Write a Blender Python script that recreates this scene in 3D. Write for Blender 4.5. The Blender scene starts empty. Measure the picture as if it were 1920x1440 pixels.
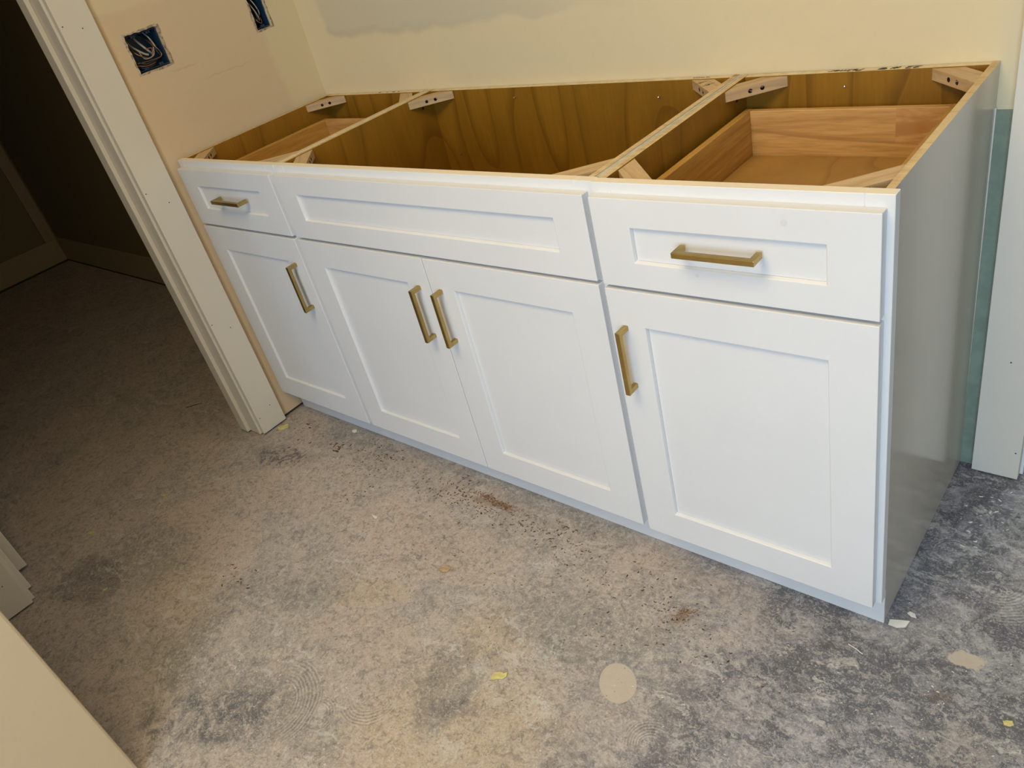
import bpy, bmesh, math, random
from mathutils import Vector, Matrix
S = bpy.context.scene
COL = S.collection

# ------------------------------------------------------------------ camera
cam_d = bpy.data.cameras.new('camera'); cam = bpy.data.objects.new('camera', cam_d); COL.objects.link(cam)
cam_d.sensor_width = 36; cam_d.lens = 1465.44 / 1920 * 36; cam_d.clip_start = .02
R_ = (0.75159897, 0.61969249, -0.22600932)
D_ = (0.20349555, -0.54375854, -0.81419667)
F_ = (-0.62744606, 0.56595749, -0.53479302)
cam.matrix_world = Matrix(((R_[0], -D_[0], -F_[0], 0.30071727), (R_[1], -D_[1], -F_[1], -0.98747775),
                           (R_[2], -D_[2], -F_[2], 1.3200658), (0, 0, 0, 1)))
S.camera = cam
# ------------------------------------------------------------------ world, lights, exposure
W = bpy.data.worlds.new('world'); S.world = W; W.use_nodes = True
W.node_tree.nodes['Background'].inputs[0].default_value = (.62, .78, 1, 1)
W.node_tree.nodes['Background'].inputs[1].default_value = 1.0
S.view_settings.view_transform = 'Standard'; S.view_settings.look = 'None'
S.view_settings.gamma = 1; S.view_settings.use_curve_mapping = False
S.view_settings.exposure = -0.07


def area(name, loc, to, sx, sy, power, col):
    d = bpy.data.lights.new(name, 'AREA'); d.shape = 'RECTANGLE'; d.size = sx; d.size_y = sy
    d.energy = power; d.color = col
    o = bpy.data.objects.new(name, d); COL.objects.link(o); o.location = loc
    o.rotation_euler = (Vector(to) - Vector(loc)).to_track_quat('-Z', 'Y').to_euler()
    return o


# daylight entering by the window of the front wall, by the doorway of the back wall and the warm ceiling lamp's own light
area('window_daylight', (.95, -3.34, 1.40), (.2, 0, .8), 1.55, 1.5, 78, (.54, .75, 1))
area('hall_daylight', (.75, 2.3, 1.6), (.5, .6, .4), 1.0, 1.0, 20, (.7, .85, 1))
LAMP = (-.38, -1.28, 2.50)
ld = bpy.data.lights.new('ceiling_lamp_light', 'AREA'); ld.shape = 'DISK'; ld.size = 1.1; ld.energy = 29; ld.color = (1, .75, .39)
lo = bpy.data.objects.new('ceiling_lamp_light', ld); COL.objects.link(lo); lo.location = (LAMP[0], LAMP[1], LAMP[2] - .03)

# ------------------------------------------------------------------ node helpers


class NT:
    def __init__(s, name, rough=.5, metal=0, spec=.5):
        s.m = bpy.data.materials.new(name); s.m.use_nodes = True
        s.t = s.m.node_tree; s.b = s.t.nodes['Principled BSDF']
        s.b.inputs['Roughness'].default_value = rough; s.b.inputs['Metallic'].default_value = metal
        s.b.inputs['Specular IOR Level'].default_value = spec

    def n(s, ty, **kw):
        o = s.t.nodes.new(ty)
        for k, v in kw.items(): setattr(o, k, v)
        return o

    def link(s, a, b): s.t.links.new(a, b)

    def put(s, sock, v):
        if isinstance(v, bpy.types.NodeSocket): s.link(v, sock)
        elif isinstance(v, (tuple, list)) and len(v) == 3 and sock.type == 'RGBA': sock.default_value = (*v, 1)
        else: sock.default_value = v

    def pos(s):
        if not hasattr(s, '_p'): s._p = s.n('ShaderNodeTexCoord').outputs['Object']
        return s._p

    def mapping(s, scale=(1, 1, 1), rot=(0, 0, 0), loc=(0, 0, 0), v=None):
        o = s.n('ShaderNodeMapping'); s.link(v or s.pos(), o.inputs[0])
        o.inputs['Scale'].default_value = scale; o.inputs['Rotation'].default_value = rot; o.inputs['Location'].default_value = loc
        return o.outputs[0]

    def noise(s, scale, detail=4, rough=.55, v=None, dist=0, out='Fac'):
        o = s.n('ShaderNodeTexNoise'); s.link(v or s.pos(), o.inputs['Vector'])
        o.inputs['Scale'].default_value = scale; o.inputs['Detail'].default_value = detail
        o.inputs['Roughness'].default_value = rough; o.inputs['Distortion'].default_value = dist
        return o.outputs[out]

    def ramp(s, f, stops, mode='LINEAR'):
        o = s.n('ShaderNodeValToRGB'); s.put(o.inputs[0], f); c = o.color_ramp; c.interpolation = mode
        while len(c.elements) < len(stops): c.elements.new(.5)
        for e, (p, v) in zip(c.elements, stops):
            e.position = p; e.color = (v, v, v, 1) if isinstance(v, (int, float)) else (*v, 1)
        return o.outputs[0]

    def mr(s, f, a, b, c=0, d=1, smooth=True):
        o = s.n('ShaderNodeMapRange'); o.interpolation_type = 'SMOOTHSTEP' if smooth else 'LINEAR'
        for i, v in enumerate((f, a, b, c, d)): s.put(o.inputs[i], v)
        return o.outputs[0]

    def math(s, op, a, b=0.0):
        o = s.n('ShaderNodeMath', operation=op); s.put(o.inputs[0], a); s.put(o.inputs[1], b); return o.outputs[0]

    def mix(s, f, a, b, mode='MIX'):
        o = s.n('ShaderNodeMix', data_type='RGBA', blend_type=mode)
        s.put(o.inputs[0], f); s.put(o.inputs[6], a); s.put(o.inputs[7], b); return o.outputs[2]

    def bump(s, h, strength=.3, dist=.002):
        o = s.n('ShaderNodeBump'); s.put(o.inputs['Height'], h)
        o.inputs['Strength'].default_value = strength; o.inputs['Distance'].default_value = dist
        s.link(o.outputs[0], s.b.inputs['Normal'])

    def col(s, c): s.put(s.b.inputs['Base Color'], c); return s.m


def plain(name, c, rough=.5, metal=0, spec=.5, var=.04, scale=8):
    t = NT(name, rough, metal, spec)
    f = t.noise(scale, 3)
    return t.col(t.mix(t.mr(f, .3, .7, 0, 1), tuple(x * (1 - var) for x in c), tuple(min(1, x * (1 + var)) for x in c)))


def white_mat(name, c, rough):
    t = NT(name, rough)
    f = t.noise(3, 5, .6); g = t.noise(260, 2)
    t.bump(g, .12, .0006)
    return t.col(t.mix(t.mr(f, .35, .7), c, tuple(x * .965 for x in c)))


def wood_mat(name, light, dark, axis='x', freq=26, stretch=14, rough=.5, knots=0.0, streak=.5):
    """long grain lines along one local axis"""
    t = NT(name, rough)
    sc = {'x': (1 / stretch, 1, 1), 'y': (1, 1 / stretch, 1), 'z': (1, 1, 1 / stretch)}[axis]
    v = t.mapping(sc)
    a = t.noise(freq, 5, .6, v=v, dist=.6)
    b = t.noise(freq * 5, 3, .7, v=v)
    rg = t.math('FRACT', t.math('MULTIPLY', t.noise(7, 2, .45, v=v, dist=.3), 9))
    ln_ = t.math('MULTIPLY', t.mr(rg, 0, .22, 1, 0), t.mr(rg, 0, .03, 0, 1))
    big = t.noise(2.2, 2, .5, v=t.mapping(tuple(x ** .5 for x in sc)))
    f = t.math('ADD', t.math('MULTIPLY', t.mr(a, .38, .66), streak), t.math('MULTIPLY', t.mr(b, .35, .7), 1 - streak))
    c = t.mix(f, light, dark)
    c = t.mix(t.math('MULTIPLY', ln_, .6), c, tuple(x * .75 for x in dark))
    c = t.mix(t.mr(big, .35, .7, 0, .5), c, tuple(x * .72 for x in light))
    t.bump(b, .15, .0005)
    return t.col(c)


def veneer_mat(name, light, dark, rough=.45):
    """rotary cut veneer, cathedral figure running along local z"""
    t = NT(name, rough)
    v = t.mapping((1, 1, .22))
    w = t.noise(2.6, 2, .45, v=v, out='Fac')
    rings = t.math('FRACT', t.math('MULTIPLY', w, 11))
    line = t.math('MULTIPLY', t.mr(rings, 0, .25, 1, 0), t.mr(rings, 0, .03, 0, 1))
    fib = t.noise(120, 3, .6, v=t.mapping((1, 1, .05)))
    blot = t.noise(6, 4, .6, v=t.mapping((1, 1, .5)))
    c = t.mix(t.mr(fib, .3, .7, 0, .35), light, dark)
    c = t.mix(t.math('MULTIPLY', line, .75), c, tuple(x * .8 for x in dark))
    c = t.mix(t.mr(rings, .5, 1, 0, .3), c, dark)
    c = t.mix(t.mr(blot, .4, .7, 0, .45), c, tuple(x * .62 for x in light))
    return t.col(c)


def edge_mat(name):
    """ply edge: thin layered lines across local z irrelevant, streaked along the length"""
    t = NT(name, .7)
    a = t.noise(60, 3, .6, v=t.mapping((1, .06, 1)))
    b = t.noise(60, 3, .6, v=t.mapping((.06, 1, 1)))
    f = t.math('MULTIPLY', a, b)
    return t.col(t.ramp(f, [(.10, (.34, .20, .08)), (.17, (.56, .40, .20)), (.30, (.70, .54, .30))]))


M = {}
M['white'] = white_mat('white_cabinet_paint', (.75, .76, .77), .38)
M['white_trim'] = white_mat('white_trim_paint', (.72, .68, .59), .42)
M['lit_top'] = white_mat('warm_lit_frame_top', (.86, .78, .64), .6)  # warm light on the white frame tops, painted as cream
M['veneer'] = veneer_mat('golden_birch_veneer', (.32, .155, .010), (.195, .085, .004))
M['veneer_side'] = veneer_mat('amber_side_veneer', (.315, .15, .010), (.215, .095, .005))
M['ply_edge'] = edge_mat('plywood_edge')
M['back_edge'] = plain('pale_back_edge', (.74, .62, .40), .7, var=.12, scale=40)
M['filler'] = plain('grey_filler_edge', (.56, .53, .43), .8, var=.12, scale=60)
M['filler_pale'] = plain('pale_filler_edge', (.76, .66, .47), .8, var=.1, scale=60)
M['drawer_x'] = wood_mat('honey_wood_grain_across', (.70, .43, .17), (.44, .235, .065), 'x', 34, 16, .42)
M['drawer_y'] = wood_mat('honey_wood_grain_deep', (.62, .36, .09), (.40, .20, .04), 'y', 34, 16, .42)
M['drawer_base'] = veneer_mat('drawer_base_veneer', (.44, .25, .07), (.36, .195, .05), .5)
M['brace'] = wood_mat('pale_brace_wood', (.66, .48, .28), (.50, .33, .16), 'x', 40, 6, .6)
M['hole'] = plain('hole_shade', (.02, .012, .008), .9)  # near-black colour stands in for the shade inside holes
M['ink'] = plain('black_marker_ink', (.02, .015, .02), .5)
M['steel'] = plain('screw_steel', (.55, .53, .5), .3, 1)
t = NT('satin_brass', .36, 1)
g = t.noise(900, 2, .6, v=t.mapping((1, 1, .05))); t.bump(g, .08, .0003)
M['brass'] = t.col(t.mix(t.mr(t.noise(30), .3, .7), (.53, .385, .145), (.46, .325, .115)))

# end panel: slightly wavy glossy laminate, white greyed with painted shade
t = NT('shade_greyed_laminate', .17, spec=.7)
wv = t.noise(5.2, 1, .4, v=t.mapping((1, 1, .04)))
t.bump(wv, .16, .02)
M['laminate'] = t.col(t.mix(t.mr(t.noise(2), .35, .65), (.55, .51, .435), (.51, .475, .405)))


# painted walls with joint-compound mud patches
def wall_mat(name, base, mud, build=None, rough=.75):
    t = NT(name, rough, spec=.25)
    n1 = t.noise(1.6, 4, .55); fine = t.noise(300, 2, .6)
    c = t.mix(t.mr(n1, .4, .65, 0, .45), base, mud)
    c = t.mix(t.mr(t.noise(38, 3, .7), .45, .8, 0, .12), c, tuple(x * .8 for x in base))
    if build: c = build(t, c)
    t.bump(fine, .12, .0008)
    return t.col(c)


def back_patch(t, c):
    sep = t.n('ShaderNodeSeparateXYZ'); t.link(t.pos(), sep.inputs[0])
    x, z = sep.outputs[0], sep.outputs[2]
    nz = t.math('MULTIPLY', t.math('SUBTRACT', t.noise(5.5, 3, .5), .5), .11)
    zz = t.math('ADD', z, nz)
    xx = t.math('ADD', x, nz)
    m = t.math('MULTIPLY', t.mr(zz, 1.032, 1.05), t.mr(xx, -1.80, -1.775))
    m = t.math('MULTIPLY', m, t.mr(x, -1.15, -.55, 1, .0))
    rim = t.math('MULTIPLY', t.mr(zz, 1.025, 1.04), t.mr(zz, 1.042, 1.062, 1, 0))
    rim = t.math('MULTIPLY', rim, t.math('MULTIPLY', t.mr(xx, -1.81, -1.785), t.mr(x, -1.5, -1.0, 1, 0)))
    c = t.mix(t.math('MULTIPLY', m, .42), c, (.47, .44, .36))
    c = t.mix(t.math('MULTIPLY', rim, .22), c, (.36, .32, .25))
    # bare board mud gets cooler on the far right of the wall
    c = t.mix(t.mr(x, -.05, .06, 0, .55), c, (.55, .57, .49))
    return c


def left_patch(t, c):
    sep = t.n('ShaderNodeSeparateXYZ'); t.link(t.pos(), sep.inputs[0])
    y, z = sep.outputs[1], sep.outputs[2]
    nz = t.math('MULTIPLY', t.math('SUBTRACT', t.noise(6, 3, .5), .5), .06)
    m = t.mr(t.math('ADD', y, nz), .40, .425)
    c = t.mix(t.math('MULTIPLY', m, .8), c, (.70, .60, .37))
    m2 = t.mr(t.math('ADD', z, nz), 1.25, 1.265)
    c = t.mix(t.math('MULTIPLY', m2, .6), c, (.72, .62, .42))
    # two faint pencil scuffs
    for (y0, z0, sl, l) in ((.135, 1.085, -.12, .05), (.26, 1.04, .0, .09)):
        d = t.math('ABSOLUTE', t.math('SUBTRACT', t.math('ADD', z, t.math('MULTIPLY', t.math('SUBTRACT', t.noise(30, 2), .5), .02)), z0))
        k = t.math('MULTIPLY', t.mr(d, .0, .0035, 1, 0), t.mr(t.math('ABSOLUTE', t.math('SUBTRACT', y, y0)), l * .6, l, 1, 0))
        c = t.mix(t.math('MULTIPLY', k, .2), c, (.33, .24, .15))
    return c


M['wall_back'] = wall_mat('cream_wall_paint', (.73, .615, .385), (.70, .60, .39), back_patch)
M['wall_left'] = wall_mat('tan_wall_mud', (.67, .525, .345), (.70, .555, .375), left_patch)
M['wall_plain'] = wall_mat('beige_wall', (.57, .45, .28), (.55, .44, .285))
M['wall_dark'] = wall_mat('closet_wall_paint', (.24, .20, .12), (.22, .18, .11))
M['ceiling'] = plain('ceiling_white', (.72, .68, .58), .8)
M['green_board'] = plain('green_moisture_board', (.225, .28, .215), .8, var=.1, scale=30)
M['shaded_closet_trim'] = white_mat('shaded_trim_paint', (.40, .34, .21), .5)  # darkened copy of the white trim, room's shade put into its colour
M['gap'] = plain('shadow_gap', (.06, .05, .04), .9)  # near-black strips put the shade of the floor gaps into colour


# concrete slab
def floor_mat():
    t = NT('dusty_concrete', .78, spec=.3)
    P = t.pos()
    sep = t.n('ShaderNodeSeparateXYZ'); t.link(P, sep.inputs[0])
    X, Y = sep.outputs[0], sep.outputs[1]
    # warped coordinates for ragged outlines
    wn = t.n('ShaderNodeTexNoise'); t.link(P, wn.inputs['Vector']); wn.inputs['Scale'].default_value = 7; wn.inputs['Detail'].default_value = 5; wn.inputs['Roughness'].default_value = .65
    sub = t.n('ShaderNodeVectorMath', operation='SUBTRACT'); t.link(wn.outputs['Color'], sub.inputs[0]); sub.inputs[1].default_value = (.5, .5, .5)
    scl = t.n('ShaderNodeVectorMath', operation='SCALE'); t.link(sub.outputs[0], scl.inputs[0]); scl.inputs['Scale'].default_value = .16
    add = t.n('ShaderNodeVectorMath', operation='ADD'); t.link(P, add.inputs[0]); t.link(scl.outputs[0], add.inputs[1])
    PW = add.outputs[0]

    def blob(cx, cy, rx, ry=None, ang=0, warp=True, soft=.5):
        ry = ry or rx
        m = t.n('ShaderNodeMapping', vector_type='TEXTURE'); t.link(PW if warp else P, m.inputs[0])
        m.inputs['Location'].default_value = (cx, cy, 0); m.inputs['Rotation'].default_value = (0, 0, ang)
        m.inputs['Scale'].default_value = (rx, ry, 1)
        ln = t.n('ShaderNodeVectorMath', operation='LENGTH'); t.link(m.outputs[0], ln.inputs[0])
        return t.mr(ln.outputs['Value'], 1 - soft, 1 + soft * .3, 1, 0)

    def umax(*a):
        r = a[0]
        for b in a[1:]: r = t.math('MAXIMUM', r, b)
        return r

    big = t.noise(2.1, 5, .62, dist=.4)
    mid = t.noise(8, 6, .7, dist=.8)
    dn = t.noise(13, 8, .76, dist=.9)
    dn2 = t.noise(5.5, 6, .7, dist=.5)
    squ = t.noise(34, 6, .72, dist=1.6)          # squiggly trowel texture, centimetre scale
    fin = t.noise(95, 5, .72, dist=1.2)
    c = t.mix(t.mr(mid, .38, .62), (.455, .40, .365), (.36, .335, .315))
    c = t.mix(t.mr(big, .44, .58, 0, .7), c, (.51, .425, .375))                  # pinkish plaster dust
    tan = umax(blob(-.56, -.60, .26, .22), blob(-.66, -.36, .12, .09), blob(-1.02, -.42, .13, .05, .4))
    c = t.mix(t.math('MULTIPLY', tan, .55), c, (.48, .385, .25))  # tan patches put warm lamp light into the slab colour
    pink = umax(blob(-1.05, -.22, .35, .12, .1), blob(-1.45, -.66, .22, .10), blob(-.88, -.5, .12, .07), blob(-1.5, -.2, .3, .15))
    c = t.mix(t.math('MULTIPLY', pink, .5), c, (.51, .41, .34))
    grey = umax(blob(-1.10, -.80, .26, .15, .6), blob(-.88, -.72, .16, .08), blob(-.64, -.52, .03, .14, .0), blob(-1.32, -.72, .07, .2, .4),
                blob(-.50, -.24, .26, .10, .2), blob(-1.72, -.62, .2, .12), blob(-1.5, .0, .22, .05, .0), blob(-.85, .02, .6, .035), blob(-1.22, -.52, .2, .08, .5))
    c = t.mix(t.math('MULTIPLY', grey, t.mr(dn, .3, .6, .3, .8)), c, (.275, .265, .25))
    # marbled squiggles everywhere
    c = t.mix(t.mr(squ, .51, .60, 0, .42), c, (.56, .49, .435))
    c = t.mix(t.mr(squ, .38, .48, .52, 0), c, (.20, .187, .175))
    # mottled cement over the right-hand side, cool daylight put into its blue-grey tint
    right = t.mr(t.math('ADD', X, t.math('MULTIPLY', t.math('SUBTRACT', t.noise(3.2, 5, .65), .5), .8)), -.50, -.10)
    rc = t.mix(t.mr(squ, .44, .60), (.235, .245, .285), (.40, .41, .445))
    c = t.mix(t.math('MULTIPLY', right, .80), c, rc)
    warmr = t.math('MULTIPLY', t.mr(X, .02, .22), t.mr(big, .42, .6, .15, .75))
    c = t.mix(warmr, c, t.mix(t.mr(dn, .4, .6), (.22, .21, .19), (.42, .38, .33)))
    streak = t.noise(42, 6, .76, v=t.mapping((.45, 1, 1), (0, 0, -.85), v=PW), dist=.9)
    field = t.math('ADD', t.math('ADD', t.math('MULTIPLY', streak, .45), t.math('MULTIPLY', fin, .26)), t.math('MULTIPLY', dn, .31))
    dk = t.math('MULTIPLY', right, t.mr(t.math('ADD', field, t.math('MULTIPLY', t.math('SUBTRACT', dn2, .5), .35)), .482, .54))
    dk = umax(dk, t.math('MULTIPLY', blob(-.03, -.09, .16, .09, .3), t.mr(streak, .38, .54)), t.math('MULTIPLY', blob(.07, -.01, .07, .05), t.mr(dn, .36, .5)),
              t.math('MULTIPLY', blob(-1.08, -.83, .2, .07, .7), t.mr(dn, .38, .58)), t.math('MULTIPLY', blob(.06, .30, .06, .28, -.1), t.mr(dn, .4, .55)),
              t.math('MULTIPLY', blob(-1.80, -.79, .12, .10, .2, soft=.3), .55), t.math('MULTIPLY', blob(-1.72, -.17, .14, .06, .2), t.mr(squ, .46, .56)),
              t.math('MULTIPLY', blob(-.69, -.50, .03, .13, .15), .45), t.math('MULTIPLY', blob(-.63, -.52, .06, .03, .5), .5), t.math('MULTIPLY', blob(-1.0, -.28, .05, .02, 1.0), .35))
    c = t.mix(t.math('MULTIPLY', dk, .82), c, (.078, .085, .108))
    # pale and dark scrapes: families of fine stretched noise
    for rot, sc, lo, hi, amt, colr in ((.75, 40, .57, .68, .5, (.60, .56, .51)), (-.75, 46, .54, .64, .6, (.60, .59, .57)), (.15, 30, .58, .68, .4, (.13, .13, .135)),
                                       (1.3, 50, .58, .68, .4, (.15, .14, .135)), (-.5, 60, .56, .66, .4, (.14, .14, .14))):
        v = t.mapping((.22, 1, 1), (0, 0, rot), v=PW)
        s_ = t.noise(sc, 5, .7, v=v, dist=.5)
        area_ = t.mr(t.noise(4.1, 3, .6, v=t.mapping(loc=(rot * 9, 3, 0))), .42, .56)
        c = t.mix(t.math('MULTIPLY', t.math('MULTIPLY', t.mr(s_, lo, hi), area_), amt), c, colr)
    # fine grit
    c = t.mix(t.mr(fin, .53, .63, 0, .45), c, (.64, .59, .54))
    c = t.mix(t.mr(fin, .35, .46, .5, 0), c, (.12, .11, .105))
    sp = t.noise(230, 3, .8)
    c = t.mix(t.mr(sp, .57, .66, 0, .5), c, (.68, .64, .59))
    c = t.mix(t.mr(sp, .32, .42, .45, 0), c, (.11, .10, .09))
    # trowel swirls
    rings_h = None
    for cx, cy, r0, r1, fr, a0 in ((-.255, -.40, .008, .06, 190, 2.6), (.135, .235, .03, .115, 150, -.3), (.05, .27, .02, .05, 170, 2.2), (-.985, -.74, .05, .125, 130, .75), (-.87, -.70, .02, .055, 170, .9), (-.80, -.60, .03, .08, 150, -1.0)):
        m = t.n('ShaderNodeMapping'); t.link(P, m.inputs[0]); m.inputs['Location'].default_value = (-cx, -cy, 0)
        ln = t.n('ShaderNodeVectorMath', operation='LENGTH'); t.link(m.outputs[0], ln.inputs[0])
        d = ln.outputs['Value']
        dt = t.n('ShaderNodeVectorMath', operation='DOT_PRODUCT'); t.link(m.outputs[0], dt.inputs[0]); dt.inputs[1].default_value = (math.cos(a0), math.sin(a0), 0)
        wedge = t.mr(t.math('DIVIDE', dt.outputs['Value'], t.math('MAXIMUM', d, .001)), .25, .7)
        dd = t.math('ADD', d, t.math('MULTIPLY', t.noise(16, 3), .012))
        w_ = t.math('SINE', t.math('MULTIPLY', dd, fr * 6.28))
        k = t.math('MULTIPLY', t.math('MULTIPLY', t.mr(d, r0, r0 + .012), t.mr(d, r1 - .015, r1, 1, 0)), wedge)
        k = t.math('MULTIPLY', k, t.mr(t.noise(30, 3, .6, v=t.mapping(loc=(cx * 7, cy, 2))), .36, .52, .3, 1))
        c = t.mix(t.math('MULTIPLY', t.math('MULTIPLY', t.mr(w_, -.1, .8), k), .36), c, (.13, .13, .135))
        c = t.mix(t.math('MULTIPLY', t.math('MULTIPLY', t.mr(w_, -.2, -.9), k), .3), c, (.60, .56, .51))
    # pale plaster discs dropped on the slab
    disc = umax(blob(-.374, -.322, .036, .045, .75, warp=False, soft=.04), blob(.131, .033, .03, .024, .2, soft=.2))
    pn = t.n('ShaderNodeTexNoise'); t.link(P, pn.inputs['Vector']); pn.inputs['Scale'].default_value = 30
    c = t.mix(t.math('MULTIPLY', disc, .9), c, t.mix(pn.outputs['Fac'], (.58, .51, .42), (.50, .44, .37)))
    # footprint scrape near the middle of the doorway and rust-brown stains
    rust = umax(t.math('MULTIPLY', blob(-.945, -.037, .085, .017, .08), .9), t.math('MULTIPLY', blob(-.345, -.112, .03, .022, .7), t.mr(dn, .42, .5)),
                t.math('MULTIPLY', blob(-.60, -.02, .03, .018, .4), t.mr(dn, .46, .52)), t.math('MULTIPLY', blob(.13, -.068, .028, .014, .2), .5),
                t.math('MULTIPLY', blob(-.90, -.275, .022, .012, .2), .6))
    c = t.mix(t.math('MULTIPLY', rust, t.mr(dn, .35, .6, .25, .6)), c, (.20, .115, .05))
    # relief
    h = t.math('ADD', t.math('MULTIPLY', squ, .5), t.math('ADD', t.math('MULTIPLY', fin, .2), t.math('MULTIPLY', dn, .9)))
    t.bump(h, .42, .005)
    t.put(t.b.inputs['Roughness'], t.mr(dn, .3, .7, .62, .88))
    return t.col(c)


M['floor'] = floor_mat()

# ------------------------------------------------------------------ mesh helpers


class MB:
    def __init__(s): s.v = []; s.f = []; s.mi = []

    def poly(s, pts, mi=0):
        b = len(s.v); s.v += [tuple(p) for p in pts]; s.f.append(tuple(range(b, b + len(pts)))); s.mi.append(mi)

    def box(s, x0, x1, y0, y1, z0, z1, mi=0, top=None, bot=None):
        b = len(s.v)
        s.v += [(x0, y0, z0), (x1, y0, z0), (x1, y1, z0), (x0, y1, z0), (x0, y0, z1), (x1, y0, z1), (x1, y1, z1), (x0, y1, z1)]
        for f, m in (((0, 3, 2, 1), mi if bot is None else bot), ((4, 5, 6, 7), mi if top is None else top), ((0, 1, 5, 4), mi), ((1, 2, 6, 5), mi), ((2, 3, 7, 6), mi), ((3, 0, 4, 7), mi)):
            s.f.append(tuple(b + i for i in f)); s.mi.append(m)
        return s

    def prism(s, poly, z0, z1, mi=0, top=None, axis='z'):
        """poly: ccw list of 2-D points; extruded along the axis"""
        def P(a, b, c): return {'z': (a, b, c), 'x': (c, a, b), 'y': (b, c, a)}[axis]
        b = len(s.v); n = len(poly)
        s.v += [P(p[0], p[1], z0) for p in poly] + [P(p[0], p[1], z1) for p in poly]
        s.f.append(tuple(b + i for i in reversed(range(n)))); s.mi.append(mi)
        s.f.append(tuple(b + n + i for i in range(n))); s.mi.append(mi if top is None else top)
        for i in range(n):
            j = (i + 1) % n; s.f.append((b + i, b + j, b + n + j, b + n + i)); s.mi.append(mi)
        return s

    def tube(s, path, r, n=8, mi=0, cap=True):
        path = [Vector(p) for p in path]; rings = []
        up = Vector((0, 0, 1))
        for i, p in enumerate(path):
            d = (path[min(i + 1, len(path) - 1)] - path[max(i - 1, 0)]).normalized()
            a = d.cross(up if abs(d.dot(up)) < .95 else Vector((1, 0, 0))).normalized(); c = d.cross(a)
            b = len(s.v); rings.append(b)
            for k in range(n):
                q = 2 * math.pi * k / n; s.v.append(tuple(p + r * (a * math.cos(q) + c * math.sin(q))))
        for b0, b1 in zip(rings, rings[1:]):
            for k in range(n): s.f.append((b0 + k, b0 + (k + 1) % n, b1 + (k + 1) % n, b1 + k)); s.mi.append(mi)
        if cap:
            s.f.append(tuple(rings[0] + k for k in reversed(range(n)))); s.mi.append(mi)
            s.f.append(tuple(rings[-1] + k for k in range(n))); s.mi.append(mi)
        return s

    def build(s, name, mats, parent=None, bevel=0, smooth=False, seg=2):
        me = bpy.data.meshes.new(name); me.from_pydata(s.v, [], s.f)
        for m in (mats if isinstance(mats, (list, tuple)) else [mats]): me.materials.append(m)
        for p, m in zip(me.polygons, s.mi): p.material_index = m; p.use_smooth = smooth
        bm = bmesh.new(); bm.from_mesh(me); bmesh.ops.recalc_face_normals(bm, faces=bm.faces); bm.to_mesh(me); bm.free()
        o = bpy.data.objects.new(name, me); COL.objects.link(o)
        if parent: o.parent = parent
        if bevel:
            b = o.modifiers.new('bevel', 'BEVEL'); b.width = bevel; b.segments = seg; b.limit_method = 'ANGLE'; b.angle_limit = .6
        return o


def thing(name, label, cat, loc=(0, 0, 0), rot=(0, 0, 0), group=None):
    o = bpy.data.objects.new(name, None); COL.objects.link(o); o.location = loc; o.rotation_euler = rot; o.empty_display_size = .05
    o['label'] = label; o['category'] = cat
    if group: o['group'] = group
    return o


def tag(o, label, cat, group=None, kind=None):
    o['label'] = label; o['category'] = cat
    if group: o['group'] = group
    if kind: o['kind'] = kind
    return o


def struct(o, label=None):
    o['kind'] = 'structure'
    if label: o['label'] = label
    return o


def sempty(name, label=None):
    o = bpy.data.objects.new(name, None); COL.objects.link(o); return struct(o, label)


def cut(obj, cutter_mb):
    """carve cutter shapes out of obj and keep the result as its mesh"""
    c = cutter_mb.build('cutter', M['hole'])
    md = obj.modifiers.new('b', 'BOOLEAN'); md.operation = 'DIFFERENCE'; md.object = c; md.solver = 'EXACT'
    try: md.material_mode = 'TRANSFER'
    except Exception: pass
    bpy.context.view_layer.update()
    dg = bpy.context.evaluated_depsgraph_get()
    me = bpy.data.meshes.new_from_object(obj.evaluated_get(dg)); obj.modifiers.remove(md)
    old = obj.data; obj.data = me; me.name = obj.name
    bpy.data.objects.remove(c); bpy.data.meshes.remove(old)


# ------------------------------------------------------------------ room shell
XL = -1.889          # left wall face
YB = .5528           # back wall face
ZC = 2.55
# floor
f = MB(); f.box(-5.2, 3.0, -3.5, 3.2, -.1, 0); struct(f.build('floor', M['floor']), 'bare dusty concrete slab floor with grey stains and scuffs')
f = MB(); f.box(-5.2, 3.0, -3.5, 3.2, ZC, ZC + .1); struct(f.build('ceiling', M['ceiling']), 'plain pale ceiling')

# left wall with two cut-outs and the doorway
wl = MB(); wl.box(XL - .105, XL, -.121, .75, .011, ZC)
wl = wl.build('wall_left', M['wall_left']); struct(wl, 'tan unpainted wall with two rough outlet holes')
BOX1 = (.014, .110, 1.104, 1.199)       # y0 y1 z0 z1
BOX2 = (.399, .452, 1.108, 1.214)
random.seed(4)


def ragged(y0, y1, z0, z1, amp=.0022, n=9):
    pts = []
    cs = [(y0, z0), (y1, z0), (y1, z1), (y0, z1)]
    for i in range(4):
        a, b = cs[i], cs[(i + 1) % 4]
        am = amp * (.25 if i == 0 else 1)
        for k in range(n):
            q = k / n; pts.append((a[0] + (b[0] - a[0]) * q + random.uniform(-am, am), a[1] + (b[1] - a[1]) * q + random.uniform(-am, am)))
    return pts


cm = MB()
for B in (BOX1, BOX2): cm.prism(ragged(*B), XL - .08, XL + .02, axis='x')
cut(wl, cm)
for p in wl.data.polygons:
    p.material_index = 0
f = MB(); f.box(XL - .1, XL - .006, -.12, .55, 0, .0105); struct(f.build('gap_shade_left', M['gap']), 'dark strip painting the shade in the gap under the left wall board')
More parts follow.
